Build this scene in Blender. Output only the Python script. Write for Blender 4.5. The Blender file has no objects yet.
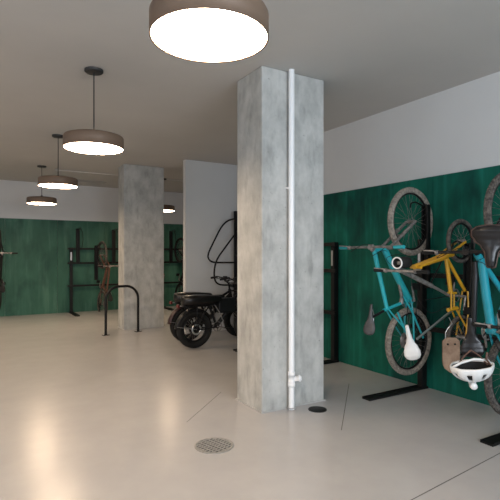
import bpy, bmesh, math, random
from mathutils import Vector, Matrix
random.seed(7)
PI = math.pi
C = bpy.context.scene.collection
CEIL = 3.39
WX = 4.56          # right wall plane
GX = 4.54          # face of the green panels
BY = 13.1          # back wall plane
GH = 2.44
F = 466.0; HZ = 254.0; CAMZ = 1.55
YAW = math.radians(30.8)
SN, CS = math.sin(YAW), math.cos(YAW)

def at(px, py, y):
    """world x and z of a point known to lie in the plane Y = y"""
    r = (px - 250) / F
    d = y / (-r * SN + CS)
    return Vector((d * (r * CS + SN), y, CAMZ - (py - HZ) / F * d))

# ------------------------------------------------------------------ materials
def mat(name, col, rough=0.5, metal=0.0, var=0.0, scale=8.0, stretch=(1, 1, 1), col2=None,
        bump=0.0, bscale=None, detail=6, emit=None, estr=0.0, coat=0.0, spec=0.5, contrast=(0.3, 0.7), rvar=0.0):
    m = bpy.data.materials.new(name); m.use_nodes = True
    nt = m.node_tree; b = nt.nodes['Principled BSDF']
    b.inputs['Roughness'].default_value = rough
    b.inputs['Metallic'].default_value = metal
    b.inputs['Coat Weight'].default_value = coat
    b.inputs['Specular IOR Level'].default_value = spec
    c = (*col, 1)
    tc = nt.nodes.new('ShaderNodeTexCoord')
    mp = nt.nodes.new('ShaderNodeMapping'); mp.inputs['Scale'].default_value = stretch
    nt.links.new(tc.outputs['Object'], mp.inputs['Vector'])
    nz = nt.nodes.new('ShaderNodeTexNoise')
    nz.inputs['Scale'].default_value = scale; nz.inputs['Detail'].default_value = detail
    nz.inputs['Roughness'].default_value = 0.62
    nt.links.new(mp.outputs['Vector'], nz.inputs['Vector'])
    cr = nt.nodes.new('ShaderNodeValToRGB')
    c2 = col2 if col2 else tuple(max(0, x * (1 - max(var, .04))) for x in col)
    cr.color_ramp.elements[0].position = contrast[0]; cr.color_ramp.elements[0].color = (*c2, 1)
    cr.color_ramp.elements[1].position = contrast[1]; cr.color_ramp.elements[1].color = c
    nt.links.new(nz.outputs['Fac'], cr.inputs['Fac'])
    nt.links.new(cr.outputs['Color'], b.inputs['Base Color'])
    if rvar:
        mr = nt.nodes.new('ShaderNodeMapRange')
        mr.inputs['To Min'].default_value = rough - rvar; mr.inputs['To Max'].default_value = rough + rvar
        mr.inputs['From Min'].default_value = .3; mr.inputs['From Max'].default_value = .7
        nt.links.new(nz.outputs['Fac'], mr.inputs['Value']); nt.links.new(mr.outputs['Result'], b.inputs['Roughness'])
    if bump:
        n2 = nt.nodes.new('ShaderNodeTexNoise'); n2.inputs['Scale'].default_value = bscale or scale * 3
        n2.inputs['Detail'].default_value = 5
        nt.links.new(mp.outputs['Vector'], n2.inputs['Vector'])
        bp = nt.nodes.new('ShaderNodeBump'); bp.inputs['Strength'].default_value = bump
        bp.inputs['Distance'].default_value = 0.01
        nt.links.new(n2.outputs['Fac'], bp.inputs['Height']); nt.links.new(bp.outputs['Normal'], b.inputs['Normal'])
    if emit:
        b.inputs['Emission Color'].default_value = (*emit, 1); b.inputs['Emission Strength'].default_value = estr
    return m, nt, b, cr, nz, tc

def M(*a, **k): return mat(*a, **k)[0]

m_ceil = M('ceiling_paint', (.50, .485, .46), .85, var=.06, scale=1.2)
m_wall = M('white_wall_paint', (.625, .625, .615), .8, var=.03, scale=1.5)
m_floor = M('sealed_concrete', (.45, .44, .435), .25, var=.08, scale=2.2, bump=.11, bscale=2.6, detail=4, spec=.6)
m_joint = M('joint_filler', (.10, .095, .09), .9)
m_curb = M('curb_concrete', (.45, .45, .44), .8, var=.2, scale=12)
m_black = M('black_powder_coat', (.007, .007, .007), .5, var=.2, spec=.25)
m_bmetal = M('black_metal', (.012, .012, .013), .35, metal=.2, spec=.3)
m_rubber = M('black_rubber', (.014, .0135, .013), .75, var=.3, scale=30, spec=.3)
m_dusty = M('dusty_tyre_rubber', (.38, .335, .28), .9, var=.4, scale=30, col2=(.15, .13, .11), bump=.5, contrast=(.35, .65))
m_dark_dusty = M('worn_tyre_rubber', (.15, .13, .11), .9, col2=(.045, .04, .036), scale=28, contrast=(.38, .66))
m_rim = M('dark_rim', (.016, .016, .017), .4, metal=.3, spec=.3)
m_silver = M('brushed_steel', (.55, .55, .55), .3, metal=.9)
m_dirtysilver = M('dull_alloy', (.36, .33, .31), .42, metal=.4, col2=(.13, .12, .11), scale=25)
m_turq = M('turquoise_paint', (.025, .42, .47), .3, var=.12, scale=10, coat=.3)
m_turq2 = M('turquoise_blue_paint', (.02, .34, .42), .3, var=.15, scale=10, coat=.3)
m_yellow = M('yellow_paint', (.72, .37, .02), .35, var=.2, scale=12, coat=.3)
m_copper = M('brown_copper_paint', (.16, .075, .05), .4, var=.4, scale=12)
m_white = M('white_plastic', (.75, .74, .72), .35, var=.08, scale=15)
m_pvc = M('white_pvc', (.86, .86, .86), .35, var=.02)
m_brown_leather = M('brown_leather', (.12, .055, .035), .45, var=.4, scale=20)
m_dark_leather = M('black_leather', (.012, .010, .010), .28, var=.5, scale=14, spec=.4)
m_grey_leather = M('worn_grey_saddle', (.075, .07, .07), .45, var=.5, scale=14)
m_board = M('tan_board', (.36, .245, .165), .7, var=.35, scale=16, col2=(.20, .12, .075))
m_red = M('dark_red_plastic', (.12, .012, .010), .35)
m_maroon = M('maroon_fender', (.035, .012, .012), .35)
m_lampshell = M('bronze_lamp_metal', (.17, .115, .08), .5, metal=.1, var=.05, spec=.3)
m_lampcap = M('dark_lamp_metal', (.02, .02, .02), .5)
m_drain = M('steel_drain_grate', (.34, .33, .31), .6, metal=.1, var=.3, scale=20)
m_drainbed = M('drain_well', (.03, .03, .03), .9)
m_vent = M('ceiling_vent_paint', (.36, .345, .32), .7)
m_conduit = M('pale_conduit', (.62, .60, .57), .5)
m_diff = M('lamp_diffuser', (.9, .9, .88), .6, emit=(1.0, .74, .50), estr=42.0)

def add_streaks(pack, dark, scale, stretch, lo, hi, fac=1.0, mode='MIX'):
    m, nt, b, cr, nz, tc = pack
    mp = nt.nodes.new('ShaderNodeMapping'); mp.inputs['Scale'].default_value = stretch
    nt.links.new(tc.outputs['Object'], mp.inputs['Vector'])
    n = nt.nodes.new('ShaderNodeTexNoise'); n.inputs['Scale'].default_value = scale; n.inputs['Detail'].default_value = 8
    nt.links.new(mp.outputs['Vector'], n.inputs['Vector'])
    r = nt.nodes.new('ShaderNodeMapRange'); r.inputs['From Min'].default_value = lo; r.inputs['From Max'].default_value = hi
    r.inputs['To Max'].default_value = fac
    nt.links.new(n.outputs['Fac'], r.inputs['Value'])
    mx = nt.nodes.new('ShaderNodeMixRGB'); mx.blend_type = mode
    src = b.inputs['Base Color'].links[0].from_socket
    nt.links.new(r.outputs['Result'], mx.inputs['Fac']); nt.links.new(src, mx.inputs['Color1'])
    mx.inputs['Color2'].default_value = (*dark, 1)
    nt.links.new(mx.outputs['Color'], b.inputs['Base Color'])

p = mat('column_concrete', (.50, .50, .475), .85, col2=(.33, .332, .315), scale=6.0, stretch=(1, 1, .7), bump=.35, bscale=16, detail=10, contrast=(.32, .66))
add_streaks(p, (.19, .193, .18), 10, (1, 1, .3), .56, .74, .5)
add_streaks(p, (.56, .56, .53), 6, (1, 1, .5), .55, .75, .5)
add_streaks(p, (.12, .12, .115), 42, (1, 1, 1), .68, .74, .6)
m_col = p[0]
p = mat('green_stained_board', (.007, .155, .105), .7, spec=.18, col2=(.0025, .045, .036), scale=1.7, stretch=(1, 1, .5), detail=9, contrast=(.28, .72), bump=.08)
add_streaks(p, (.018, .22, .165), 7, (1.6, 1.6, .12), .52, .72, .5)
add_streaks(p, (.003, .030, .028), 2.6, (1, 1, .6), .50, .68, .75)
m_green = p[0]
p = mat('sage_stained_board', (.050, .155, .105), .6, spec=.3, col2=(.014, .066, .046), scale=1.5, stretch=(1, 1, .5), detail=9, contrast=(.28, .72), bump=.08)
add_streaks(p, (.09, .20, .145), 6, (1.6, 1.6, .15), .5, .72, .5)
add_streaks(p, (.008, .05, .038), 3.3, (1, 1, .5), .52, .70, .6)
m_sage = p[0]

# ------------------------------------------------------------------ mesh helpers
class MB:
    def __init__(s): s.v = []; s.f = []; s.sm = []
    def add(s, vs, fs, smooth=False):
        o = len(s.v); s.v += [Vector(v) for v in vs]
        s.f += [tuple(i + o for i in f) for f in fs]; s.sm += [smooth] * len(fs); return s
    def box(s, a, b, ch=0.0):
        x0, y0, z0 = (min(a[i], b[i]) for i in range(3)); x1, y1, z1 = (max(a[i], b[i]) for i in range(3))
        vs = [(x, y, z) for x in (x0, x1) for y in (y0, y1) for z in (z0, z1)]
        return s.add(vs, [(0, 1, 3, 2), (4, 6, 7, 5), (0, 4, 5, 1), (2, 3, 7, 6), (0, 2, 6, 4), (1, 5, 7, 3)])
    def obox(s, c, ax, ay, az, hx, hy, hz):
        c = Vector(c); ax, ay, az = Vector(ax).normalized() * hx, Vector(ay).normalized() * hy, Vector(az).normalized() * hz
        vs = [c + ax * i + ay * j + az * k for i in (-1, 1) for j in (-1, 1) for k in (-1, 1)]
        return s.add(vs, [(0, 1, 3, 2), (4, 6, 7, 5), (0, 4, 5, 1), (2, 3, 7, 6), (0, 2, 6, 4), (1, 5, 7, 3)])
    def tube(s, pts, r, n=10, closed=False, r2=None, flat=1.0):
        pts = [Vector(p) for p in pts]; L = len(pts)
        tang = []
        for i in range(L):
            if closed: t = pts[(i + 1) % L] - pts[i - 1]
            else: t = pts[min(i + 1, L - 1)] - pts[max(i - 1, 0)]
            tang.append(t.normalized())
        up = Vector((0, 0, 1)) if abs(tang[0].z) < .9 else Vector((1, 0, 0))
        nrm = (up - tang[0] * up.dot(tang[0])).normalized()
        vs = []
        for i in range(L):
            nrm = (nrm - tang[i] * nrm.dot(tang[i])).normalized()
            bn = tang[i].cross(nrm)
            rr = r if r2 is None else r + (r2 - r) * i / max(1, L - 1)
            for k in range(n):
                a = 2 * PI * k / n
                vs.append(pts[i] + nrm * (rr * math.cos(a)) + bn * (rr * flat * math.sin(a)))
        fs = []
        for i in range(L if closed else L - 1):
            j = (i + 1) % L
            for k in range(n):
                fs.append((i * n + k, i * n + (k + 1) % n, j * n + (k + 1) % n, j * n + k))
        s.add(vs, fs, True)
        if not closed:
            s.add(vs[:n], [tuple(range(n))[::-1]]); s.add(vs[-n:], [tuple(range(n))])
        return s
    def lathe(s, prof, c, axis=(0, 0, 1), n=48, closed=False, smooth=True):
        c = Vector(c); ax = Vector(axis).normalized()
        e1 = ax.orthogonal().normalized(); e2 = ax.cross(e1)
        vs = [c + ax * a + (e1 * math.cos(2 * PI * k / n) + e2 * math.sin(2 * PI * k / n)) * r for (r, a) in prof for k in range(n)]
        fs = []; L = len(prof)
        for i in range(L if closed else L - 1):
            j = (i + 1) % L
            for k in range(n): fs.append((i * n + k, j * n + k, j * n + (k + 1) % n, i * n + (k + 1) % n))
        s.add(vs, fs, smooth)
        if not closed:
            if prof[0][0] > 1e-6: s.add(vs[:n], [tuple(range(n))])
            if prof[-1][0] > 1e-6: s.add(vs[-n:], [tuple(range(n))[::-1]])
        return s
    def torus(s, c, axis, R, r, n=56, m=10, w=1.0):
        return s.lathe([(R + r * math.cos(2 * PI * k / m), r * w * math.sin(2 * PI * k / m)) for k in range(m)], c, axis, n, True)
    def build(s, name, m, parent=None, bevel=0.0, off=(0, 0, 0)):
        me = bpy.data.meshes.new(name); off = Vector(off)
        me.from_pydata([v - off for v in s.v], [], s.f); me.materials.append(m)
        me.polygons.foreach_set('use_smooth', s.sm); me.update()
        bm = bmesh.new(); bm.from_mesh(me); bmesh.ops.recalc_face_normals(bm, faces=bm.faces); bm.to_mesh(me); bm.free()
        o = bpy.data.objects.new(name, me); C.objects.link(o)
        if parent: o.parent = parent
        if bevel:
            b = o.modifiers.new('Bevel', 'BEVEL'); b.width = bevel; b.segments = 2; b.limit_method = 'ANGLE'
        return o

def tag(o, label=None, cat=None, group=None, kind=None):
    if label: o['label'] = label
    if cat: o['category'] = cat
    if group: o['group'] = group
    if kind: o['kind'] = kind
    return o
def empty(name, loc=(0, 0, 0), label=None, cat=None, group=None, rz=0):
    o = bpy.data.objects.new(name, None); C.objects.link(o); o.location = loc; o.rotation_euler.z = rz
    o.empty_display_size = .1
    return tag(o, label, cat, group)
def dup(root, loc, rz=None, label=None, group=None):
    r = root.copy(); C.objects.link(r); r.location = loc
    if rz is not None: r.rotation_euler.z = rz
    if label: r['label'] = label
    if group: r['group'] = group
    for ch in list(root.children):
        c = ch.copy(); C.objects.link(c); c.parent = r
        for g in ch.children:
            d = g.copy(); C.objects.link(d); d.parent = c
    return r
def struct(name, mb, m, parent=None, bevel=0):
    o = mb.build(name, m, parent, bevel)
    if not parent: o['kind'] = 'structure'
    return o
def arc(c, r, a0, a1, e1, e2, n=10):
    c, e1, e2 = Vector(c), Vector(e1), Vector(e2)
    return [c + e1 * (r * math.cos(a0 + (a1 - a0) * k / n)) + e2 * (r * math.sin(a0 + (a1 - a0) * k / n)) for k in range(n + 1)]

# ------------------------------------------------------------------ room
XL, YR = -4.0, -3.2
struct('floor', MB().box((XL - .2, YR - .2, -.2), (9, BY + .2, 0)), m_floor)
struct('ceiling', MB().box((XL - .2, YR - .2, CEIL), (9, BY + .2, CEIL + .2)), m_ceil)
struct('wall_back', MB().box((XL, BY, 0), (9, BY + .2, CEIL)), m_wall)
struct('wall_right', MB().box((WX, YR, 0), (WX + .2, 7.6, CEIL)), m_wall)
struct('wall_return', MB().box((WX + .2, 7.5, 0), (6.4, 7.6, CEIL)), m_wall)
struct('wall_partition', MB().box((3.565, 8.43, 0), (6.4, 8.55, CEIL)), m_wall)
struct('wall_passage', MB().box((6.3, 7.6, 0), (6.4, 8.43, CEIL)), m_wall)
struct('wall_right_far', MB().box((8.8, 8.43, 0), (9, BY, CEIL)), m_wall)
def wall_open(name, axis, pos, a0, a1, holes, th=.2):
    mb = MB(); z0, z1 = .9, 2.9
    def bx(u0, u1, w0, w1):
        if axis == 'y': mb.box((u0, pos - th, w0), (u1, pos, w1))
        else: mb.box((pos - th, u0, w0), (pos, u1, w1))
    bx(a0, a1, 0, z0); bx(a0, a1, z1, CEIL)
    u = a0
    for h0, h1 in holes: bx(u, h0, z0, z1); u = h1
    bx(u, a1, z0, z1)
    return struct(name, mb, m_wall)
wall_open('wall_rear', 'y', YR, XL, 4.56, [(-2.4, -.1), (.5, 3.4)])
wall_open('wall_left', 'x', XL, YR, BY, [(-1.5, 1.5), (3, 6), (8, 11)])
wn = 0
for ax, pos, h0, h1 in (('y', YR, -2.4, -.1), ('y', YR, .5, 3.4), ('x', XL, -1.5, 1.5), ('x', XL, 3, 6), ('x', XL, 8, 11)):
    wn += 1; mb = MB()
    for k in range(4):
        u = h0 + (h1 - h0) * k / 3
        if ax == 'y': mb.box((u - .03, pos - .13, .9), (u + .03, pos - .07, 2.9))
        else: mb.box((pos - .13, u - .03, .9), (pos - .07, u + .03, 2.9))
    for z in (.93, 2.87):
        if ax == 'y': mb.box((h0, pos - .13, z - .03), (h1, pos - .07, z + .03))
        else: mb.box((pos - .13, h0, z - .03), (pos - .07, h1, z + .03))
    struct('window_%d' % wn, mb, m_black)

# stained panels
tn = 0
ys = [-3.2, -.68, .72, 2.12, 3.52, 4.925, 6.33, 7.6]
for a, b in zip(ys[:-1], ys[1:]):
    tn += 1; struct('trim_%d' % tn, MB().box((GX, a + .002, 0), (WX, b - .002, GH)), m_green, bevel=.002)
x = XL
xs = [.70 + 1.22 * k for k in range(-3, 7)]
for a, b in zip(xs[:-1], xs[1:]):
    tn += 1; struct('trim_%d' % tn, MB().box((a + .002, BY - .02, 0), (b - .002, BY, GH)), m_sage, bevel=.002)
# floor joints
def joint(pts, w=.006):
    global tn; tn += 1
    a, b = Vector((*pts[0], 0)), Vector((*pts[1], 0)); d = (b - a).normalized(); s = Vector((-d.y, d.x, 0)) * w / 2
    struct('trim_%d' % tn, MB().add([a - s, b - s, b + s, a + s, a - s + Vector((0, 0, .0008)), b - s + Vector((0, 0, .0008)), b + s + Vector((0, 0, .0008)), a + s + Vector((0, 0, .0008))],
        [(3, 2, 1, 0), (4, 5, 6, 7), (0, 1, 5, 4), (1, 2, 6, 5), (2, 3, 7, 6), (3, 0, 4, 7)]), m_joint)
joint(((2.40, 4.66), (1.70, 3.99)), .005)
joint(((3.87, 4.18), (2.79, 3.11)), .006)
joint(((.6, 1.82), (4.52, 2.22)), .007)

# columns
def column(name, x0, y0, w, l, label):
    rt = empty(name, (x0 + w / 2, y0 + l / 2, 0), label, 'column')
    MB().box((-w / 2, -l / 2, 0), (w / 2, l / 2, CEIL)).build('shaft', m_col, rt, bevel=.012)
    return rt
c1 = column('concrete_column', 2.425, 3.84, .777, .50, 'bare concrete column standing in the foreground with a white pipe on its face')
c2 = column('concrete_column', 2.656, 9.48, .86, .42, 'bare concrete column in the distance behind the black hoop rack')
for c, w, l in ((c1, .777, .5), (c2, .86, .42)):
    MB().box((-w / 2 - .012, -l / 2 - .012, 0), (w / 2 + .012, l / 2 + .012, .012)).build('floor_grout', m_curb, c)
# white pipe
pipe = empty('drain_pipe', (2.742, 3.79, 0), 'white vertical pipe with a capped cleanout in front of the near column', 'pipe')
MB().tube([(0, 0, .0), (0, 0, CEIL)], .030, 24).build('pipe_run', m_pvc, pipe)
mb = MB().lathe([(.031, .225), (.037, .225), (.037, .262), (.034, .262), (.034, .335), (.037, .335), (.037, .372), (.031, .372)], (0, 0, 0), n=28)
mb.build('coupling', m_pvc, pipe)
MB().lathe([(.026, 0), (.026, .045), (.034, .045), (.034, .07), (.022, .07), (.022, .08), (.0, .08)], (.02, -.01, .30), (.8, -.55, .12), 24).build('cleanout_cap', m_pvc, pipe)
MB().lathe([(.031, 0), (.045, 0), (.045, .006), (.031, .008)], (0, 0, 0.012), n=28, closed=True).build('floor_collar', m_curb, pipe)
for z in (2.2,):
    MB().box((-.036, -.0, z), (.036, .05, z + .02)).build('pipe_strap', m_pvc, pipe)

# floor drains
dr = empty('floor_drain', (1.68, 3.385, 0), 'round steel slotted drain grate in the open floor', 'drain')
MB().lathe([(.0, .0005), (.155, .0005), (.155, .002), (0, .002)], (0, 0, 0), n=40).build('well', m_drainbed, dr)
MB().lathe([(.142, .001), (.158, .001), (.158, .006), (.142, .007)], (0, 0, 0), n=48, closed=True).build('rim', m_drain, dr)
mb = MB()
for k in range(-4, 5):
    yy = k * .031; hw = math.sqrt(max(0, .143 ** 2 - yy ** 2))
    mb.box((-hw, yy - .007, .002), (hw, yy + .007, .006))
for k in range(-3, 4):
    xx = k * .042; hw = math.sqrt(max(0, .143 ** 2 - xx ** 2))
    mb.box((xx - .004, -hw, .002), (xx + .004, hw, .0058))
mb.build('grate', m_drain, dr)
dr.rotation_euler.z = .25
dc = empty('drain_cover', (2.956, 3.645, 0), 'small solid black round floor cover beside the near column', 'drain cover')
MB().lathe([(0, .0), (.086, 0), (.086, .005), (.08, .007), (0, .007)], (0, 0, 0), n=40).build('plate', m_black, dc)
MB().lathe([(.0865, 0), (.093, 0), (.093, .004), (.0865, .005)], (0, 0, 0), n=40, closed=True).build('rim', m_bmetal, dc)

# pendants
def pendant(loc, label):
    rt = empty('pendant_lamp', (loc[0], loc[1], 0), label, 'pendant lamp', 'round drum pendant lamps')
    zb = 2.60; R = .289
    MB().lathe([(R, zb), (R, zb + .108), (R - .008, zb + .122), (R - .025, zb + .128), (.02, zb + .132), (.02, zb + .126), (R - .03, zb + .122), (R - .008, zb + .11), (R - .006, zb)],
               (0, 0, 0), n=72, closed=True).build('shade', m_lampshell, rt)
    MB().lathe([(0, zb + .004), (R - .008, zb + .004), (R - .008, zb + .012), (0, zb + .012)], (0, 0, 0), n=72).build('diffuser', m_diff, rt)
    MB().tube([(0, 0, zb + .125), (0, 0, CEIL - .02)], .006, 8).build('cord', m_lampcap, rt)
    MB().lathe([(.09, CEIL), (.09, CEIL - .02), (.08, CEIL - .028), (0, CEIL - .03)], (0, 0, 0), n=36).build('ceiling_canopy', m_lampcap, rt)
    MB().lathe([(.022, zb + .13), (.022, zb + .16), (.012, zb + .175), (0, zb + .175)], (0, 0, 0), n=20).build('cord_grip', m_lampcap, rt)
    return rt
P0 = pendant((.995, 2.055), 'nearest and largest looking drum pendant lamp, cut by the top of the photo')
dup(P0, (1.045, 4.80, 0), label='bronze drum pendant lamp, second nearest of the left row, cord and canopy visible')
dup(P0, (1.146, 7.74, 0), label='bronze drum pendant lamp, third of the left row, above the farthest of that row')
dup(P0, (1.25, 10.6, 0), label='farthest and lowest looking pendant lamp of the left row, before the back wall')
dup(P0, (4.00, 10.87, 0), label='pendant lamp half hidden behind the far concrete column')

for k, yy in enumerate((2.1, 5.0, 7.9, 10.8)):  # unseen row of pendants, added to brighten the left side and back
    dup(P0, (-1.9, yy, 0), label='added unseen pendant lamp beyond the left edge for extra light, number %s going back' % ('one', 'two', 'three', 'four')[k])
# ceiling details
cd = tag(MB().tube([(1.55, 10.86, CEIL - .012), (5.2, 10.86, CEIL - .012)], .011, 8).build('ceiling_conduit', m_conduit), 'thin pale conduit running along the ceiling before the back wall', 'conduit')
v = empty('ceiling_vent', (2.5, 12.2, CEIL), 'low contrast slotted air vent in the far ceiling', 'vent')
MB().box((-.45, -.15, -.012), (.45, -.12, 0)).box((-.45, .12, -.012), (.45, .15, 0)).box((-.45, -.12, -.012), (-.42, .12, 0)).box((.42, -.12, -.012), (.45, .12, 0)).build('frame', m_vent, v)
mb = MB()
for k in range(7): mb.box((-.42, -.105 + k * .034, -.010), (.42, -.09 + k * .034, -.002))
mb.build('slats', m_vent, v)
m_alarm = M('alarm_red', (.45, .08, .06), .5)
al = empty('alarm_box', (3.516, 9.60, 1.08), 'small red box on the side of the far concrete column', 'alarm box')
MB().box((0, -.04, -.05), (.035, .04, .05)).build('housing', m_alarm, al, bevel=.005)
MB().box((.035, -.025, -.012), (.042, .025, .012)).build('pull_bar', m_white, al)

# ------------------------------------------------------------------ vertical bike racks
def rack(loc, rz, L, chans, label, bars=(1.69, 1.31, .71), dz=0):
    rt = empty('bike_rack', loc, label, 'bike rack', None, rz)
    for xx in (0, L):
        ps = MB().box((xx - .035, -.10, 0.006), (xx + .035, -.02, 1.72)).build('post', m_black, rt, bevel=.004)
        MB().box((xx - .024, -.103, 1.38), (xx + .010, -.1, 1.60)).build('sticker', m_silver, ps)
        MB().box((xx - .055, -.95, .0), (xx + .055, -.02, .014)).box((xx - .055, -.95, .014), (xx - .045, -.02, .026)).box((xx + .045, -.93, .014), (xx + .055, -.02, .026)).build('foot', m_black, rt, bevel=.002)
    for z in bars:
        MB().box((-.10, -.145, z - .025), (L + .10, -.102, z + .025)).build('crossbar', m_black, rt, bevel=.003)
    for cx, hi in chans:
        zt = (2.22 if hi else 1.78) - dz; zl = .93
        ch = MB().box((cx - .045, -.19, zt - zl), (cx - .033, -.147, zt)).box((cx + .033, -.19, zt - zl), (cx + .045, -.147, zt)).box((cx - .045, -.16, zt - zl), (cx + .045, -.147, zt)).build('wheel_channel', m_black, rt)
        MB().tube([(cx, -.16, zt - .03), (cx + .01, -.28, zt), (cx + .02, -.38, zt + .02)] + [(cx + .02, -.44, zt), (cx + .02, -.45, zt - .05)], .009, 8).build('hook', m_bmetal, ch)
        MB().tube([(cx + .06, -.24, zt + .0), (cx + .10, -.27, zt - .1), (cx + .11, -.28, zt - .3), (cx + .08, -.27, zt - .55)], .008, 6).build('strap', m_rubber, ch)
    return rt
rack((2.25, BY - .02, 0), 0, 1.9, [(.15, 1), (.62, 0), (1.09, 1), (1.57, 0)], 'black vertical bike rack on the green back wall left of the far column')
rack((4.75, BY - .02, 0), 0, 1.0, [(.25, 1), (.65, 0)], 'black bike rack on the back wall seen through the gap beside the far column')
rack((GX, 6.5, 0), -PI / 2, 1.36, [], 'black rack frame whose post stands just right of the near column')
rack((GX, 3.62, 0), -PI / 2, 1.35, [(.14, 1), (.66, 0), (1.24, 1)], 'black bike rack holding the bikes on the right green wall', bars=(1.31, .71), dz=.12)

# ------------------------------------------------------------------ bicycles
def wheel(parent, c, axis, R, tr, mt, nsp=28, knobs=False, name='wheel', mr=None):
    c = Vector(c); ax = Vector(axis).normalized()
    rim = MB().lathe([(R - 2 * tr - .012, -.009), (R - 2 * tr + .004, -.012), (R - 2 * tr + .004, .012), (R - 2 * tr - .012, .009)], c, ax, 56, True).build(name, mr or m_rim, parent)
    mb = MB().torus(c, ax, R - tr, tr, 72, 12, .92)
    if knobs:
        e1 = ax.orthogonal().normalized(); e2 = ax.cross(e1); K = int(2 * PI * R / .036)
        for k in range(K):
            a = 2 * PI * k / K
            for (an, da) in ((0, 0), (.62, .5), (-.62, .5), (1.1, 0), (-1.1, 0)):
                aa = a + da * 2 * PI / K
                rd = e1 * math.cos(aa) + e2 * math.sin(aa); tg = ax.cross(rd)
                n = rd * math.cos(an) + ax * math.sin(an)
                mb.obox(c + rd * (R - tr) + n * tr, n, tg, n.cross(tg), .0045, .009, .008)
    mb.build('tyre', mt, rim)
    MB().lathe([(0, -.05), (.012, -.05), (.024, -.032), (.016, -.02), (.016, .02), (.026, .032), (.012, .05), (0, .05)], c, ax, 16).build('hub', m_dirtysilver, rim)
    e1 = ax.orthogonal().normalized(); e2 = ax.cross(e1); mb = MB(); rr = R - 2 * tr - .008
    for k in range(nsp):
        a = 2 * PI * k / nsp; s = 1 if k % 2 else -1; a2 = a + (.5 if (k // 2) % 2 else -.5)
        mb.tube([c + ax * (.03 * s) + (e1 * math.cos(a2) + e2 * math.sin(a2)) * .022, c + (e1 * math.cos(a) + e2 * math.sin(a)) * rr], .0014, 4)
    mb.build('spokes', m_dirtysilver, rim)
    return rim

def saddle(parent, nose, tail, up, W=.075, m=None, mrim=None, T=.035, name='saddle'):
    nose, tail, up = Vector(nose), Vector(tail), Vector(up).normalized()
    ax = (tail - nose); L = ax.length; ax.normalize(); up = (up - ax * up.dot(ax)).normalized(); lt = ax.cross(up)
    prof = [(0, .10, .5, 0), (.02, .20, .8, 0), (.15, .25, 1, .002), (.35, .31, 1, 0), (.5, .50, 1, -.004), (.63, .80, 1, -.002), (.76, .98, 1.1, .006), (.87, .98, 1.2, .012), (.95, .78, 1.1, .012), (.985, .5, .8, .012), (1, .28, .4, .008)]
    raw = prof; prof = []
    for i in range(len(raw) - 1):
        for k in range(4):
            u = k / 4; u2 = u * u * (3 - 2 * u) if 1 < i < 7 else u
            prof.append((raw[i][0] + (raw[i + 1][0] - raw[i][0]) * u,) + tuple(raw[i][q] + (raw[i + 1][q] - raw[i][q]) * u2 for q in (1, 2, 3)))
    prof.append(raw[-1])
    n = 18; vs = []; fs = []
    for (t, w, th, dz) in prof:
        for k in range(n):
            a = 2 * PI * k / n; cu = math.sin(a); hz = T * th * (.45 * cu if cu > 0 else .75 * cu)
            vs.append(nose + ax * (L * t) + lt * (W * w * math.cos(a)) + up * (hz + dz))
    for i in range(len(prof) - 1):
        for k in range(n): fs.append((i * n + k, i * n + (k + 1) % n, (i + 1) * n + (k + 1) % n, (i + 1) * n + k))
    fs.append(tuple(range(n))); fs.append(tuple((len(prof) - 1) * n + k for k in range(n))[::-1])
    sd = MB().add(vs, fs, True).build(name, m or m_dark_leather, parent)
    mb = MB()
    for s in (-1, 1):
        mb.tube([nose + ax * (L * .15) - up * .02 + lt * (.008 * s), nose + ax * (L * .35) - up * .05 + lt * (.02 * s), nose + ax * (L * .65) - up * .05 + lt * (.022 * s), nose + ax * (L * .88) - up * .015 + lt * (.04 * s)], .0035, 6)
    mb.build('rails', m_silver, sd)
    if mrim:
        pts = []
        for (t, w, th, dz) in prof[1:]: pts.append(nose + ax * (L * t) + lt * (W * w * 1.0) + up * (dz - .004))
        for (t, w, th, dz) in reversed(prof[1:]): pts.append(nose + ax * (L * t) - lt * (W * w * 1.0) + up * (dz - .004))
        MB().tube(pts, .006, 6, closed=True).build('edge_piping', mrim, sd)
    return sd

def crank(parent, c, lat, d, m=None, R=.085, arm=.165):
    c, lat, d = Vector(c), Vector(lat).normalized(), Vector(d).normalized()
    o = lat * .05
    cr = MB().lathe([(R, -.002), (R, .002), (R - .012, .002), (R - .012, -.002)], c + o * .8, lat, 36, True).tube([c - lat * .075, c + lat * .075], .014, 12).build('crankset', m_dirtysilver, parent)
    e1 = d; e2 = lat.cross(d); mb = MB()
    for k in range(5): mb.tube([c + o * .8, c + o * .8 + (e1 * math.cos(k * 2 * PI / 5) + e2 * math.sin(k * 2 * PI / 5)) * (R - .006)], .006, 6)
    mb.build('chainring_arms', m_bmetal, cr)
    for s in (-1, 1):
        a = c + lat * (.07 * s); b = a + d * (arm * s) + lat * (.01 * s)
        MB().tube([a, b], .012, 8, r2=.009).build('crank_arm', m_dirtysilver, cr)
        MB().obox(b + lat * (.05 * s), lat, d, lat.cross(d), .045, .035, .009).build('pedal', m_black, cr)
    return cr

def bar(parent, c, lat, L, back, m, grip, glen=.115, rise=.0, name='handlebar'):
    c, lat, back = Vector(c), Vector(lat).normalized(), Vector(back)
    pts = [c - lat * (L / 2) + back, c - lat * (L * .22) + back * .3, c - lat * .06, c + lat * .06, c + lat * (L * .22) + back * .3, c + lat * (L / 2) + back]
    h = MB().tube(pts, .0135, 10).build(name, m, parent)
    for s in (-1, 1):
        e = c + lat * (s * L / 2) + back
        MB().tube([e - lat * (s * glen), e + lat * (s * .004)], .0185, 12).build('grip', grip, h)
        q = e - lat * (s * (glen + .035))
        MB().tube([q, q + lat * (s * .02) + Vector((0, 0, 0))], .021, 10).tube([q, q - back * 0 + lat * (s * .02) + Vector((-.03, 0, .015)), q + lat * (s * .11) + Vector((-.05, 0, .02))], .006, 6).build('brake_lever', m_dirtysilver, h)
    return h

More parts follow.
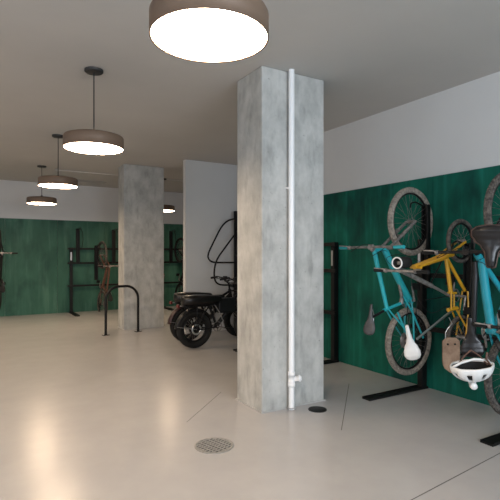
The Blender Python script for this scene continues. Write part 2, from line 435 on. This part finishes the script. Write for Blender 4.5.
def cable(parent, pts, r=.0028, name='cable'):
    P = [Vector(p) for p in pts]; out = []
    for i in range(len(P) - 1):
        p0, p1, p2, p3 = P[max(i - 1, 0)], P[i], P[i + 1], P[min(i + 2, len(P) - 1)]
        for k in range(6):
            t = k / 6
            out.append(.5 * ((2 * p1) + (-p0 + p2) * t + (2 * p0 - 5 * p1 + 4 * p2 - p3) * t * t + (-p0 + 3 * p1 - 3 * p2 + p3) * t ** 3))
    out.append(P[-1])
    return MB().tube(out, r, 6).build(name, m_rubber, parent)

Y1 = 3.48
LY = Vector((0, 1, 0))
def mk_trail(name, base, Mf, label, frame_m, tyre_m, grip_m, sad_m, knobs=True, fork_m=None, wheelR=.37, up_c=None, lo_c=None, nd=None, barlen=.84, group=None, turn=0.0, barm=None, stay_m=None, sad_turn=-.5, sad_w=.062):
    """a hanging trail bike from its joints; Mf(v, z, w) -> world"""
    rt = empty(name, base, label, 'bicycle', group)
    b = Vector(base)
    def W(n, w=0): return Mf(nd[n][0], nd[n][1], w) - b
    lat = (Mf(0, 0, 1) - Mf(0, 0, 0)).normalized(); out = (Mf(1, 0, 0) - Mf(0, 0, 0)).normalized()
    wheel(rt, W('fh'), lat + out * turn, wheelR, .03, tyre_m, knobs=knobs, name='front_wheel')
    wheel(rt, W('rh'), lat + out * turn * .7, wheelR * .985, .03, tyre_m, knobs=knobs, name='rear_wheel')
    fr = MB()
    fr.tube([W('ht'), W('hb')], .03, 14); fr.tube([W('hb'), (W('hb') + W('bb')) / 2 + out * .01, W('bb')], .034, 14, r2=.039)
    fr.tube([W('ht'), W('sj')], .026, 12, r2=.022); fr.tube([W('bb'), W('sj'), W('sj') + (W('sj') - W('bb')).normalized() * .05], .018, 12)
    fr.tube([W('bb', -.045), W('bb', .045)], .03, 14)
    fr.build('frame', frame_m, rt)
    sw = MB()
    for s in (-1, 1):
        sw.tube([W('bb', .03 * s), W('bb', .05 * s) * .55 + W('rh', .07 * s) * .45, W('rh', .065 * s)], .012, 8, r2=.009)
        sw.tube([W('sj', .018 * s), W('sj', .05 * s) * .5 + W('rh', .06 * s) * .5, W('rh', .065 * s)], .010, 8, r2=.008)
    sw.build('rear_stays', stay_m or frame_m, rt)
    fk = MB()
    cr = W('hb') + (W('hb') - W('ht')).normalized() * .02
    for s in (-1, 1):
        o = lat * (.062 * s)
        fk.tube([cr + o, W('fh') + o + (cr - W('fh')) * .45], .016, 10)
        fk.tube([W('fh') + o + (cr - W('fh')) * .55, W('fh') + o], .021, 10, r2=.015)
    fk.tube([cr - lat * .075, cr + lat * .075], .022, 10)
    a1 = W('fh') + (cr - W('fh')) * .55
    fk.tube([a1 - lat * .06, a1 - lat * .04 + (cr - W('fh')).normalized().cross(lat) * .0 + out * .0, a1 + lat * .06], .012, 8)
    fk.build('fork', fork_m or m_dirtysilver, rt)
    st = W('ht') + (W('ht') - W('hb')).normalized() * .03
    bc = W('bar')
    MB().tube([st - (W('ht') - W('hb')).normalized() * .03, st], .019, 10).tube([st, bc], .018, 10).build('stem', barm or m_dirtysilver, rt)
    MB().obox(bc, lat, out, Vector((0, 0, 1)), .03, .012, .026).build('bar_clamp', barm or m_dirtysilver, rt, bevel=.004)
    bar(rt, bc, lat, barlen, out * .02 + Vector((0, 0, -.005)), barm or m_dirtysilver, grip_m)
    MB().tube([W('sj'), W('post')], .0135, 10).build('seatpost', m_bmetal, rt)
    saddle(rt, W('sn'), W('st'), out + lat * sad_turn, W=sad_w, m=sad_m)
    crank(rt, W('bb'), lat, (out * -.3 + Vector((0, 0, -1))), )
    MB().lathe([(.0, -.002), (.09, -.002), (.09, .002), (.07, .003), (.0, .003)], W('rh', .045), lat, 28).build('brake_disc', m_dirtysilver, rt)
    MB().lathe([(.055, 0), (.06, .004), (.045, .02), (.02, .024), (.02, 0)], W('rh', -.045), -lat, 24, True).build('cassette', m_bmetal, rt)
    d0 = W('rh', -.06); dd = Vector((0, 0, -1)); mb = MB().obox(d0 - out * .05 + dd * .05, dd, out, lat, .06, .02, .01).torus(d0 + dd * .10 - out * .05, lat, .022, .006, 16, 6).torus(d0 + dd * .05 - out * .05, lat, .02, .006, 16, 6)
    mb.build('derailleur', m_bmetal, rt)
    bbp = W('bb', -.04); rhp = W('rh', -.055)
    ud = (rhp - bbp).normalized(); sd_ = ud.cross(lat)
    MB().tube([bbp + sd_ * .08, rhp + sd_ * .04], .004, 6).tube([bbp - sd_ * .08, rhp - sd_ * .04], .004, 6).build('chain', m_bmetal, rt)
    for s in (-1, 1):
        e = bc + lat * (.2 * s)
        cable(rt, [e, e + out * .09 + Vector((0, 0, -.05)), W('ht', .05 * s) + out * .07 + Vector((0, 0, .06 * s)), W('hb', .03 * s) + Vector((0, 0, -.03)), W('bb', .03 * s) * .4 + W('hb', .03 * s) * .6])
    return rt

def nodes(px, y):
    o = {}
    for k, (a, b) in px.items():
        w = at(a, b, y); o[k] = (GX - w.x, w.z)
    return o
N1 = nodes(dict(fh=(411, 221.5), rh=(409, 341), ht=(374, 250), hb=(384, 248), bb=(409, 300), sj=(387, 309), post=(371, 318), sn=(371.5, 304), st=(369, 335), bar=(371, 247)), Y1)
N1['sn'] = (N1['sn'][0], N1['sn'][1]); 
R1 = (lambda v, z, w: Vector((GX - v, Y1 + w, z)))
b1 = mk_trail('hanging_bicycle', (GX - .5, Y1, 0), R1, 'turquoise mountain bike with turquoise grips and dark saddle, leftmost on the right wall',
         m_turq, m_dusty, m_turq, m_grey_leather, nd=N1, barlen=.88, turn=.07)
bm_ = Vector((GX - .5, Y1, 0))
# rear shock + linkage
def A1(px, py, w=0): r = at(px, py, Y1); return Vector((r.x, Y1 + w, r.z)) - bm_
MB().tube([A1(397, 274), A1(402, 298)], .017, 10).tube([A1(402, 298), A1(401, 304)], .024, 10).build('rear_shock', m_dirtysilver, b1)
MB().tube([A1(400, 296, -.05), A1(408, 312, -.06), A1(418, 337, -.07)], .011, 8).tube([A1(394, 312, -.05), A1(402, 333, -.06)], .012, 8).build('swing_link', m_turq, b1)

# bike 3: turquoise, cut by the right edge
Y3 = 2.35
N3 = nodes(dict(fh=(511, 213), rh=(511, 374), ht=(477, 254), hb=(482, 262), bb=(492, 331), sj=(506, 297), post=(508, 292), sn=(470, 317), st=(473, 357), bar=(466, 252)), Y3)
zr = N3['rh'][1]; N3['fh'] = (N3['rh'][0], N3['fh'][1])
R3 = (lambda v, z, w: Vector((GX - v, Y3 + w, z)))
b3 = mk_trail('hanging_bicycle', (GX - .5, Y3, 0), R3, 'turquoise blue mountain bike with black bars and knobby tyres, cut off by the right edge',
         m_turq2, m_dark_dusty, m_black, m_dark_leather, nd=N3, barlen=.80, barm=m_bmetal, fork_m=m_bmetal, sad_turn=-.75, sad_w=.092)
b3b = Vector((GX - .5, Y3, 0))
def A3(px, py, w=0): r_ = at(px, py, Y3); return Vector((r_.x, Y3 + w, r_.z)) - b3b
MB().tube([A3(472.5, 262, -.02), A3(473, 276, -.02)], .02, 12).tube([A3(473, 274, -.02), A3(471.5, 318, -.02), A3(473, 338)], .023, 12).build('long_seatpost', m_bmetal, b3)

# yellow bike
Y2 = 2.97
by = Vector((GX - .5, Y2, 0))
def A2(px, py, w=0): r = at(px, py, Y2); return Vector((r.x, Y2 + w, r.z)) - by
b2 = empty('hanging_bicycle', by, 'yellow bike with small upper wheel and white saddle, between the two turquoise bikes', 'bicycle')
wheel(b2, A2(461, 241), LY, .225, .022, m_dark_dusty, nsp=20, name='front_wheel')
wheel(b2, A2(461, 337), LY, .225, .022, m_dark_dusty, nsp=20, name='rear_wheel')
mb = MB()
for s in (-1, 1):
    mb.tube([A2(417, 266, .04 * s), A2(440, 257.5, .05 * s), A2(461, 242, .05 * s)], .013, 10)
mb.tube([A2(416, 267, -.06), A2(416, 267, .06)], .017, 10)
mb.build('fork', m_yellow, b2)
MB().tube([A2(414, 267), A2(446, 257)], .025, 12).tube([A2(446, 257), A2(451, 294)], .019, 12, r2=.021).tube([A2(446, 257), A2(465, 291)], .017, 12) \
    .tube([A2(449.5, 293, -.02), A2(449.5, 309, -.02)], .009, 8).tube([A2(454, 293, .0), A2(454, 309, .0)], .009, 8) \
    .tube([A2(448, 293), A2(456, 293)], .013, 8).tube([A2(448, 310), A2(457, 308)], .020, 10).tube([A2(440, 256, 0), A2(452, 254, 0)], .03, 12).build('frame', m_yellow, b2)
mb = MB()
for s in (-1, 1):
    mb.tube([A2(454, 310, .03 * s), A2(466, 334, .05 * s)], .009, 8); mb.tube([A2(465, 291, .03 * s), A2(464, 310, .05 * s), A2(461, 336, .055 * s)], .009, 8)
mb.build('rear_stays', m_yellow, b2)
MB().tube([A2(404, 272), A2(432, 286)], .023, 12, r2=.021).tube([A2(432, 286), A2(452, 297)], .014, 10).build('front_shock', m_dirtysilver, b2)
MB().tube([A2(400, 270, -.0), A2(408, 273, 0)], .026, 12).build('stem', m_silver, b2)
bar(b2, A2(400, 271), LY, .62, Vector((0, 0, 0)), m_dirtysilver, m_rubber)
MB().tube([A2(455, 308), A2(417, 339)], .0115, 10).build('seatpost', m_silver, b2)
saddle(b2, A2(405, 325, -.02), A2(412, 359, -.02), (-1, -.75, .1), W=.076, m=m_white, T=.045)
crank(b2, A2(459, 296), LY, (.3, 0, 1), R=.07, arm=.14)
MB().tube([A2(430, 285), A2(447, 250)], .007, 8).tube([A2(425, 300), A2(450, 296)], .004, 6).build('brake_strut', m_bmetal, b2)
cable(b2, [A2(402, 268, .1), A2(395, 258, .1), A2(410, 255, .05), A2(430, 268), A2(446, 275)])
cable(b2, [A2(402, 274, -.1), A2(405, 290, -.1), A2(425, 312, -.05), A2(447, 306)])
cable(b2, [A2(462, 262, -.02), A2(470, 280, -.03), A2(458, 300, -.02), A2(462, 320)])
cable(b2, [A2(450, 312, .02), A2(446, 325, .02), A2(458, 330, .02), A2(470, 318)])
# cup on handlebar
cp0 = at(397, 263, 2.98)
cup = empty('handlebar_speaker', cp0, 'black cylinder with a white rim clamped above the yellow bike handlebar', 'bike accessory')
axc = Vector((.85, .12, .03)).normalized()
MB().lathe([(.0, .17), (.050, .17), (.055, .16), (.055, .0), (.044, 0), (.044, .10), (0, .10)], (0, 0, 0), axc, 32).build('body', m_rubber, cup)
MB().torus((0, 0, 0), axc, .050, .007, 36, 10).build('rim', m_white, cup)
MB().lathe([(0, .02), (.018, .02), (.018, .10), (0, .10)], (0, 0, 0), axc, 16).build('core', m_dirtysilver, cup)
MB().tube([axc * .08 + Vector((0, 0, -.05)), axc * .05 + Vector((.0, 0, -.09))], .012, 8).build('clamp', m_bmetal, cup)

# bike 4: big saddle, hung rear up, mostly outside the frame
Y4 = 2.02
b4b = Vector((GX - .5, Y4, 0))
b4 = empty('hanging_bicycle', b4b, 'bike hung rear up with a broad brown edged black leather saddle at the right edge', 'bicycle')
def B4(x, z, w=0): return Vector((x, Y4 + w, z)) - b4b
wheel(b4, B4(4.03, 1.88), LY, .35, .026, m_rubber, name='rear_wheel')
wheel(b4, B4(4.03, .76), LY, .35, .026, m_rubber, name='front_wheel')
MB().tube([B4(4.05, 1.44), B4(3.62, 1.50), B4(3.56, 1.52)], .017, 12).tube([B4(3.62, 1.50), B4(3.58, .96)], .016, 12).tube([B4(4.05, 1.44), B4(3.68, .92)], .019, 12).tube([B4(3.72, .90), B4(3.55, .97)], .02, 12).build('frame', m_brown_leather, b4)
mb = MB()
for s in (-1, 1):
    mb.tube([B4(4.05, 1.44, .03 * s), B4(4.03, 1.88, .06 * s)], .009, 8).tube([B4(3.62, 1.50, .02 * s), B4(4.03, 1.88, .06 * s)], .008, 8)
mb.build('rear_stays', m_brown_leather, b4)
mb = MB()
for s in (-1, 1): mb.tube([B4(3.72, .90, .05 * s), B4(4.03, .76, .055 * s)], .012, 8)
mb.build('fork', m_bmetal, b4)
MB().tube([B4(3.60, 1.503), B4(3.30, 1.55)], .0135, 10).build('seatpost', m_silver, b4)
s4 = saddle(b4, B4(3.25, 1.45), B4(3.27, 1.76), (-.88, -.48, .0), W=.14, m=m_dark_leather, mrim=m_brown_leather, T=.075)
bar(b4, B4(3.5, .98), LY, .6, Vector((0, 0, 0)), m_bmetal, m_rubber)
crank(b4, B4(4.05, 1.44), LY, (0, 0, 1))

# helmet under black saddle
hm = empty('bicycle_helmet', at(472, 366, 2.27), 'white and black helmet hanging below the black saddle of the right turquoise bike', 'helmet')
hx, hy, hz = Vector((.80, -.60, .10)).normalized(), Vector((.5, .72, .10)).normalized(), None
hz = hx.cross(hy).normalized(); hy = hz.cross(hx)
if hz.z < 0: hz = -hz
def ell(a, b, c, t0, t1, ne=10, na=40, rib=0.0, cut=None):
    vs = []; fs = []
    for i in range(ne + 1):
        t = t0 + (t1 - t0) * i / ne
        for k in range(na):
            ph = 2 * PI * k / na
            rr = 1 + rib * math.cos(8 * ph) * math.sin(t) ** 2
            vs.append(hx * (a * rr * math.sin(t) * math.cos(ph)) + hy * (b * rr * math.sin(t) * math.sin(ph)) - hz * (c * math.cos(t)))
    for i in range(ne):
        for k in range(na):
            if cut and cut(i, k): continue
            fs.append((i * na + k, i * na + (k + 1) % na, (i + 1) * na + (k + 1) % na, (i + 1) * na + k))
    return vs, fs
vs, fs = ell(.165, .12, .125, .05, PI / 2 + .1, 12, 72, .02, lambda i, k: (k % 9 in (3, 4, 5)) and 4 <= i <= 8)
o = MB().add(vs, fs, True).build('shell', m_white, hm); sm = o.modifiers.new('Solid', 'SOLIDIFY'); sm.thickness = .014; sm.offset = -1
vs, fs = ell(.148, .104, .11, .05, PI / 2, 8, 32)
o = MB().add(vs, fs, True).build('liner', m_rubber, hm); sm = o.modifiers.new('Solid', 'SOLIDIFY'); sm.thickness = .008; sm.offset = -1
MB().tube([hx * -.15, hx * -.09 + hz * .045 - hy * .03, hx * .02 + hz * .055, hx * .12 + hz * .04, hx * .145], .010, 8).build('cradle', m_white, hm)
MB().lathe([(0, -.025), (.024, -.025), (.028, -.01), (.028, .015), (.0, .02)], -hz * .150 - hy * .03 - hx * .01, hy, 20).tube([-hz * .10 - hx * .03, -hz * .150 - hx * .02], .012, 8).tube([-hz * .09 + hx * .03, -hz * .150 + hx * .005], .012, 8).build('fit_dial', m_white, hm)
MB().tube([hx * -.12 + hz * .0, hx * -.05 + hz * .09, hz * .13], .006, 6).tube([hx * .12, hx * .06 + hz * .08, hz * .13], .006, 6).tube([hx * .14, hx * .10 + hz * .06 - hy * .03, hx * .12 + hz * .10], .009, 6).build('straps', m_brown_leather, hm)

# tan flap
fl0 = at(451, 354.5, 2.72)
fl = empty('tan_flap', fl0, 'tan rounded board with two small holes hanging by a wire under the yellow bike', 'board')
ux = Vector((.86, -.51, 0)); uz = Vector((0, 0, 1)); un = ux.cross(uz)
vs = []; n = 0; outl = []
hw, hh, rc = .078, .155, .035
for (cx, cz, a0) in ((hw - rc, hh - rc, 0), (-hw + rc, hh - rc, PI / 2), (-hw + rc, -hh + rc, PI), (hw - rc, -hh + rc, 1.5 * PI)):
    for k in range(6):
        a = a0 + PI / 2 * k / 5; outl.append((cx + rc * math.cos(a), cz + rc * math.sin(a)))
def flp(x, z, off): 
    curve = .5 * max(0, -z - .05) ** 2 * 8
    return ux * (x + (.0 if z > -.08 else (-.08 - z) * .25)) + uz * z + un * (off + curve)
rows = []
grid_v = []; grid_f = []
NZ = 10
for side in (0, 1):
    for i in range(NZ + 1):
        z = -hh + 2 * hh * i / NZ
        e = abs(z) - (hh - rc); w = hw if e <= 0 else hw - rc + math.sqrt(max(0, rc * rc - e * e))
        for j in range(5):
            x = -w + 2 * w * j / 4; grid_v.append(flp(x, z, .007 if side else -.007))
def gi(s, i, j): return s * (NZ + 1) * 5 + i * 5 + j
for i in range(NZ):
    for j in range(4):
        grid_f.append((gi(0, i, j), gi(0, i, j + 1), gi(0, i + 1, j + 1), gi(0, i + 1, j))); grid_f.append((gi(1, i, j), gi(1, i + 1, j), gi(1, i + 1, j + 1), gi(1, i, j + 1)))
    grid_f.append((gi(0, i, 0), gi(0, i + 1, 0), gi(1, i + 1, 0), gi(1, i, 0))); grid_f.append((gi(0, i, 4), gi(1, i, 4), gi(1, i + 1, 4), gi(0, i + 1, 4)))
for j in range(4):
    grid_f.append((gi(0, 0, j), gi(1, 0, j), gi(1, 0, j + 1), gi(0, 0, j + 1))); grid_f.append((gi(0, NZ, j), gi(0, NZ, j + 1), gi(1, NZ, j + 1), gi(1, NZ, j)))
MB().add(grid_v, grid_f, False).build('board', m_board, fl)
for s in (-1, 1):
    MB().lathe([(0, -.0095), (.009, -.0095), (.009, .0095), (0, .0095)], ux * (.033 * s) + uz * .095, un, 14).build('screw', m_black, fl)
MB().tube([ux * -.05 + uz * .148, ux * -.05 + uz * .2, ux * -.03 + uz * .24, ux * .01 + uz * .28, Vector((.04, .05, .33))], .0045, 6).build('wire', m_silver, fl)

# ---- background bikes on back wall
Nb = {k: v for k, v in N1.items()}
def back_bike(x0, label, fm, tm, twist=0.0, dz=0.0, flip=False):
    nd = {k: (v[0], v[1] + dz) for k, v in Nb.items()}
    if flip: nd = {k: (v[0], 2.62 + 2 * dz - v[1]) for k, v in Nb.items()}
    ct, st = math.cos(twist), math.sin(twist)
    Mf = (lambda v, z, w: Vector((x0 + w * ct + v * st, BY - .05 - v * ct + w * st, z)))
    return mk_trail('hanging_bicycle', (x0, BY - .5, 0), Mf, label, fm, tm, m_black, m_rubber, knobs=False, nd=nd, barlen=.62, fork_m=m_copper if fm is m_copper else m_bmetal)
back_bike(2.92, 'brown bike hung on the back wall rack left of the far concrete column', m_copper, m_dark_dusty, twist=.10, dz=-.38)
back_bike(.47, 'dark bike hung on the back wall at the left edge of the photo', m_black, m_rubber, twist=.12, dz=-.05)
back_bike(5.15, 'black bike hung on the back wall seen between far column and white partition', m_black, m_rubber, twist=.1, dz=-.25)

# ------------------------------------------------------------------ hoop rack in front of far column
hp = empty('bike_hoop', (2.52, 9.10, 0), 'black inverted U bike hoop standing on the floor before the far column', 'bike rack', None, math.radians(9))
L2 = .335; rr = .26; T = .92
pts = [Vector((-L2, 0, .01)), Vector((-L2, 0, .3)), Vector((-L2, 0, T - rr - .02))] + arc((-L2 + rr, 0, T - rr), rr, PI, PI / 2, (1, 0, 0), (0, 0, 1)) + arc((L2 - rr, 0, T - rr), rr, PI / 2, 0, (1, 0, 0), (0, 0, 1)) + [Vector((L2, 0, .3)), Vector((L2, 0, .01))]
MB().tube(pts, .024, 14).build('hoop', m_black, hp)
for s in (-1, 1):
    fp = MB().box((s * L2 - .06, -.045, 0), (s * L2 + .06, .045, .01)).build('floor_plate', m_black, hp, bevel=.002)
    for t in (-1, 1): MB().lathe([(0, .018), (.009, .018), (.009, .01), (0, .01)], (s * L2 + .045 * t, 0, 0), n=8).build('bolt', m_silver, fp)

# ------------------------------------------------------------------ loop rack by partition
lr = empty('loop_rack', (4.02, 8.22, 0), 'tall black post with slanted tube loops standing before the white partition', 'bike rack')
def LR(px, py, y=8.22): r = at(px, py, y); return Vector((r.x - 4.02, y - 8.22, r.z))
def rounded(pts, r=.09, n=6):
    out = []; L = len(pts)
    for i in range(L):
        p0, p1, p2 = pts[i - 1], pts[i], pts[(i + 1) % L]
        a = p1 + (p0 - p1).normalized() * min(r, (p0 - p1).length * .45); b = p1 + (p2 - p1).normalized() * min(r, (p2 - p1).length * .45)
        for k in range(n + 1):
            t = k / n; out.append(a * (1 - t) ** 2 + p1 * 2 * t * (1 - t) + b * t * t)
    return out
MB().box((LR(235.5, 0).x - .025, -.025, 0), (LR(235.5, 0).x + .035, .035, LR(235, 211).z)).box((LR(235.5, 0).x - .10, -.35, 0), (LR(235.5, 0).x + .12, .15, .012)).build('post', m_black, lr, bevel=.003)
MB().tube(rounded([LR(203.5, 262.5), LR(225, 219), LR(246, 219), LR(246, 262.5)], .3), .017, 10, closed=True).build('loop', m_black, lr)
MB().tube(rounded([LR(214, 285, 8.1), LR(214.5, 262, 8.1), LR(241, 226, 8.1), LR(249, 285, 8.1)], .2), .017, 10, closed=True).build('loop', m_black, lr)
MB().box((LR(235.5, 0).x - .02, -.12, 1.5), (LR(235.5, 0).x + .03, .0, 1.54)).build('bracket', m_black, lr)

# ------------------------------------------------------------------ fat tyre e-bikes
def ebike(loc, label, fender_m):
    rt = empty('electric_bicycle', loc, label, 'electric bicycle', 'fat tyre electric bikes')
    R = .315; wb = 1.06
    for n_, x in (('rear_wheel', 0), ('front_wheel', wb)):
        w = wheel(rt, (x, 0, R), (0, 1, 0), R, .052, m_rubber, nsp=24, knobs=False, name=n_)
        MB().torus((x, 0, R), (0, 1, 0), R - .118, .012, 48, 8).build('rim_edge', m_rim, w)
    # knobby tread
    MB().lathe([(0, -.055), (.085, -.055), (.095, -.03), (.095, .03), (.085, .055), (0, .055)], (0, 0, R), (0, 1, 0), 28).build('hub_motor', m_bmetal, rt)
    for s in (-1, 1):
        pass
    bb = (.40, .33)
    MB().tube([(.86, 0, .90), (.90, 0, .72)], .028, 12).tube([(.88, 0, .80), (.62, 0, .58), (.46, 0, .40), (bb[0], 0, bb[1])], .035, 12) \
        .tube([(.87, 0, .86), (.55, 0, .70), (.20, 0, .70)], .022, 12).tube([(bb[0], 0, bb[1]), (.24, 0, .76)], .022, 12).tube([(bb[0], -.05, bb[1]), (bb[0], .05, bb[1])], .035, 12).build('frame', m_bmetal, rt)
    mb = MB()
    for s in (-1, 1):
        mb.tube([(bb[0] - .03, .05 * s, bb[1]), (.2, .085 * s, .31), (0, .09 * s, R)], .013, 8).tube([(.26, .04 * s, .70), (.12, .085 * s, .55), (0, .09 * s, R)], .011, 8)
        mb.tube([(-.22, .07 * s, .70), (.05, .07 * s, .69), (.25, .05 * s, .69)], .010, 8).tube([(-.16, .07 * s, .70), (-.02, .09 * s, R)], .009, 8).tube([(.02, .07 * s, .69), (0, .09 * s, R)], .009, 8)
    mb.tube([(-.22, -.07, .70), (-.22, .07, .70)], .010, 8).build('rear_stays', m_bmetal, rt)
    mb = MB()
    for s in (-1, 1):
        mb.tube([(.905, .085 * s, .70), (.97, .085 * s, .50), (wb, .085 * s, R)], .02, 10, r2=.016)
        mb.tube([(.905, .085 * s, .70), (.895, .08 * s, .76)], .02, 8)
    mb.tube([(.90, -.10, .72), (.90, .10, .72)], .024, 10).build('fork', m_bmetal, rt)
    # bench seat
    vs = []; fs = []; prof = [(-.22, .07, .07), (-.20, .11, .10), (0, .125, .11), (.20, .12, .10), (.36, .10, .08), (.46, .075, .07), (.49, .045, .04)]
    n = 14
    for (x, w, h) in prof:
        for k in range(n):
            a = 2 * PI * k / n; c_, s_ = math.cos(a), math.sin(a)
            vs.append((x, w * math.copysign(abs(c_) ** .6, c_), .79 + h * .8 * math.copysign(abs(s_) ** .6, s_)))
    for i in range(len(prof) - 1):
        for k in range(n): fs.append((i * n + k, i * n + (k + 1) % n, (i + 1) * n + (k + 1) % n, (i + 1) * n + k))
    fs += [tuple(range(n)), tuple((len(prof) - 1) * n + k for k in range(n))]
    MB().add(vs, fs, True).build('seat', m_dark_leather, rt)
    MB().box((.42, -.06, .55), (.74, .06, .80)).build('battery', m_bmetal, rt, bevel=.02)
    mb = MB()
    for z in (.86, .93, 1.0): mb.tube([(.93, -.15, z), (1.12, -.15, z), (1.12, .15, z), (.93, .15, z)], .008, 6, closed=True)
    for (x, y) in ((.93, -.15), (1.12, -.15), (1.12, .15), (.93, .15), (1.02, -.15), (1.02, .15), (1.12, 0)): mb.tube([(x, y, .86), (x, y, 1.0)], .006, 6)
    mb.box((.93, -.15, .85), (1.12, .15, .86)).build('front_basket', m_black, rt)
    # fenders
    for (cx, a0, a1, nm) in ((0, .15 * PI, .98 * PI, 'rear_fender'), (wb, .25 * PI, .8 * PI, 'front_fender')):
        vs = []; fs = []; K = 20
        for k in range(K + 1):
            a = a0 + (a1 - a0) * k / K
            for (dy, dr) in ((-.068, -.02), (-.05, .0), (0, .008), (.05, 0), (.068, -.02)):
                r_ = R + .022 + dr; vs.append((cx + r_ * math.cos(a), dy, R + r_ * math.sin(a)))
        for k in range(K):
            for j in range(4): fs.append((k * 5 + j, k * 5 + j + 1, (k + 1) * 5 + j + 1, (k + 1) * 5 + j))
        o = MB().add(vs, fs, True).build(nm, fender_m, rt); sm = o.modifiers.new('Solid', 'SOLIDIFY'); sm.thickness = .004
        mb = MB()
        for s in (-1, 1): mb.tube([(cx, .095 * s, R), (cx + (R + .02) * math.cos(a1 - .12), .07 * s, R + (R + .02) * math.sin(a1 - .12))], .004, 6)
        mb.build('fender_stay', m_silver, o)
    MB().tube([(.86, 0, .90), (.845, 0, 1.0), (.80, 0, 1.04)], .018, 10).build('stem', m_bmetal, rt)
    hb = MB().tube([(.62, -.28, 1.10), (.74, -.22, 1.12), (.80, -.12, 1.10), (.80, -.05, 1.04), (.80, .05, 1.04), (.80, .12, 1.10), (.74, .22, 1.12), (.62, .28, 1.10)], .013, 10).build('handlebar', m_bmetal, rt)
    for s in (-1, 1):
        MB().tube([(.73, .225 * s, 1.118), (.61, .285 * s, 1.098)], .02, 10).build('grip', m_rubber, hb)
        MB().tube([(.76, .20 * s, 1.11), (.78, .24 * s, 1.09), (.70, .29 * s, 1.07)], .007, 6).build('brake_lever', m_bmetal, hb)
    MB().box((.74, -.04, 1.08), (.80, .04, 1.14)).build('display', m_black, hb, bevel=.006)
    MB().lathe([(0, -.05), (.03, -.05), (.06, .0), (.065, .04), (.055, .05), (0, .05)], (1.0, 0, .78), (1, 0, -.1), 24).build('headlight', m_bmetal, rt)
    tl = MB().box((-.31, -.035, .68), (-.275, .035, .73)).build('tail_light', m_red, rt, bevel=.006)
    MB().box((-.275, -.01, .695), (-.21, .01, .71)).build('light_bracket', m_silver, tl)
    crank(rt, (bb[0], 0, bb[1]), (0, -1, 0), (1, 0, -.2), arm=.15)
    MB().tube([(.25, .10, .30), (.20, .17, .02)], .011, 8).build('kickstand', m_bmetal, rt)
    MB().lathe([(.06, -.002), (.09, -.002), (.09, .002), (.06, .002)], (0, -.085, R), (0, 1, 0), 28, True).build('brake_disc', m_silver, rt)
    mb = MB()
    for s in (-1, 1): mb.tube([(.34, .05 * s, .70), (.42, .12 * s, .55), (.47, .16 * s, .36)], .007, 6)
    mb.build('side_guard', m_dirtysilver, rt)
    cable(rt, [(.78, .2, 1.1), (.92, .12, 1.02), (.93, .03, .9), (.8, .03, .72)]); cable(rt, [(.78, -.2, 1.1), (.93, -.1, 1.0), (.92, -.03, .88), (.8, -.03, .72)])
    return rt
e1 = ebike((3.15, 7.07, 0), 'black fat tyre electric bike nearest the camera, behind the near column', m_bmetal)
e2 = ebike((3.26, 7.66, 0), 'fat tyre electric bike with maroon fender parked behind the nearest one', m_maroon)

# ------------------------------------------------------------------ light
def area(name, loc, rot, sx, sy, e, col):
    l = bpy.data.lights.new(name, 'AREA'); l.shape = 'RECTANGLE'; l.size = sx; l.size_y = sy; l.energy = e; l.color = col
    o = bpy.data.objects.new(name, l); C.objects.link(o); o.location = loc; o.rotation_euler = rot; return o
cool = (.80, .89, 1.0)
area('window_daylight', (1.95, YR + .02, 1.9), (PI / 2, 0, 0), 2.9, 2.0, 215, cool)
area('window_daylight', (-1.25, YR + .02, 1.9), (PI / 2, 0, 0), 2.3, 2.0, 90, cool)
for y, e in ((0, 45), (4.5, 12), (9.5, 6)):
    area('window_daylight', (XL + .02, y, 1.9), (PI / 2, 0, -PI / 2), 3.0, 2.0, e, cool)
w = bpy.data.worlds.new('daylight'); bpy.context.scene.world = w; w.use_nodes = True
w.node_tree.nodes['Background'].inputs['Color'].default_value = (.70, .82, 1, 1)
w.node_tree.nodes['Background'].inputs['Strength'].default_value = .6

# ------------------------------------------------------------------ camera
cam = bpy.data.cameras.new('camera'); cam.lens = 36 * F / 500; cam.sensor_width = 36; cam.shift_y = (HZ - 250) / 500
co = bpy.data.objects.new('camera', cam); C.objects.link(co); co.location = (0, 0, CAMZ); co.rotation_euler = (PI / 2, 0, -YAW)
cam.clip_start = .05
bpy.context.scene.camera = co
vs_ = bpy.context.scene.view_settings
vs_.view_transform = 'Standard'; vs_.look = 'None'; vs_.exposure = 0.08; vs_.gamma = 1; vs_.use_curve_mapping = False
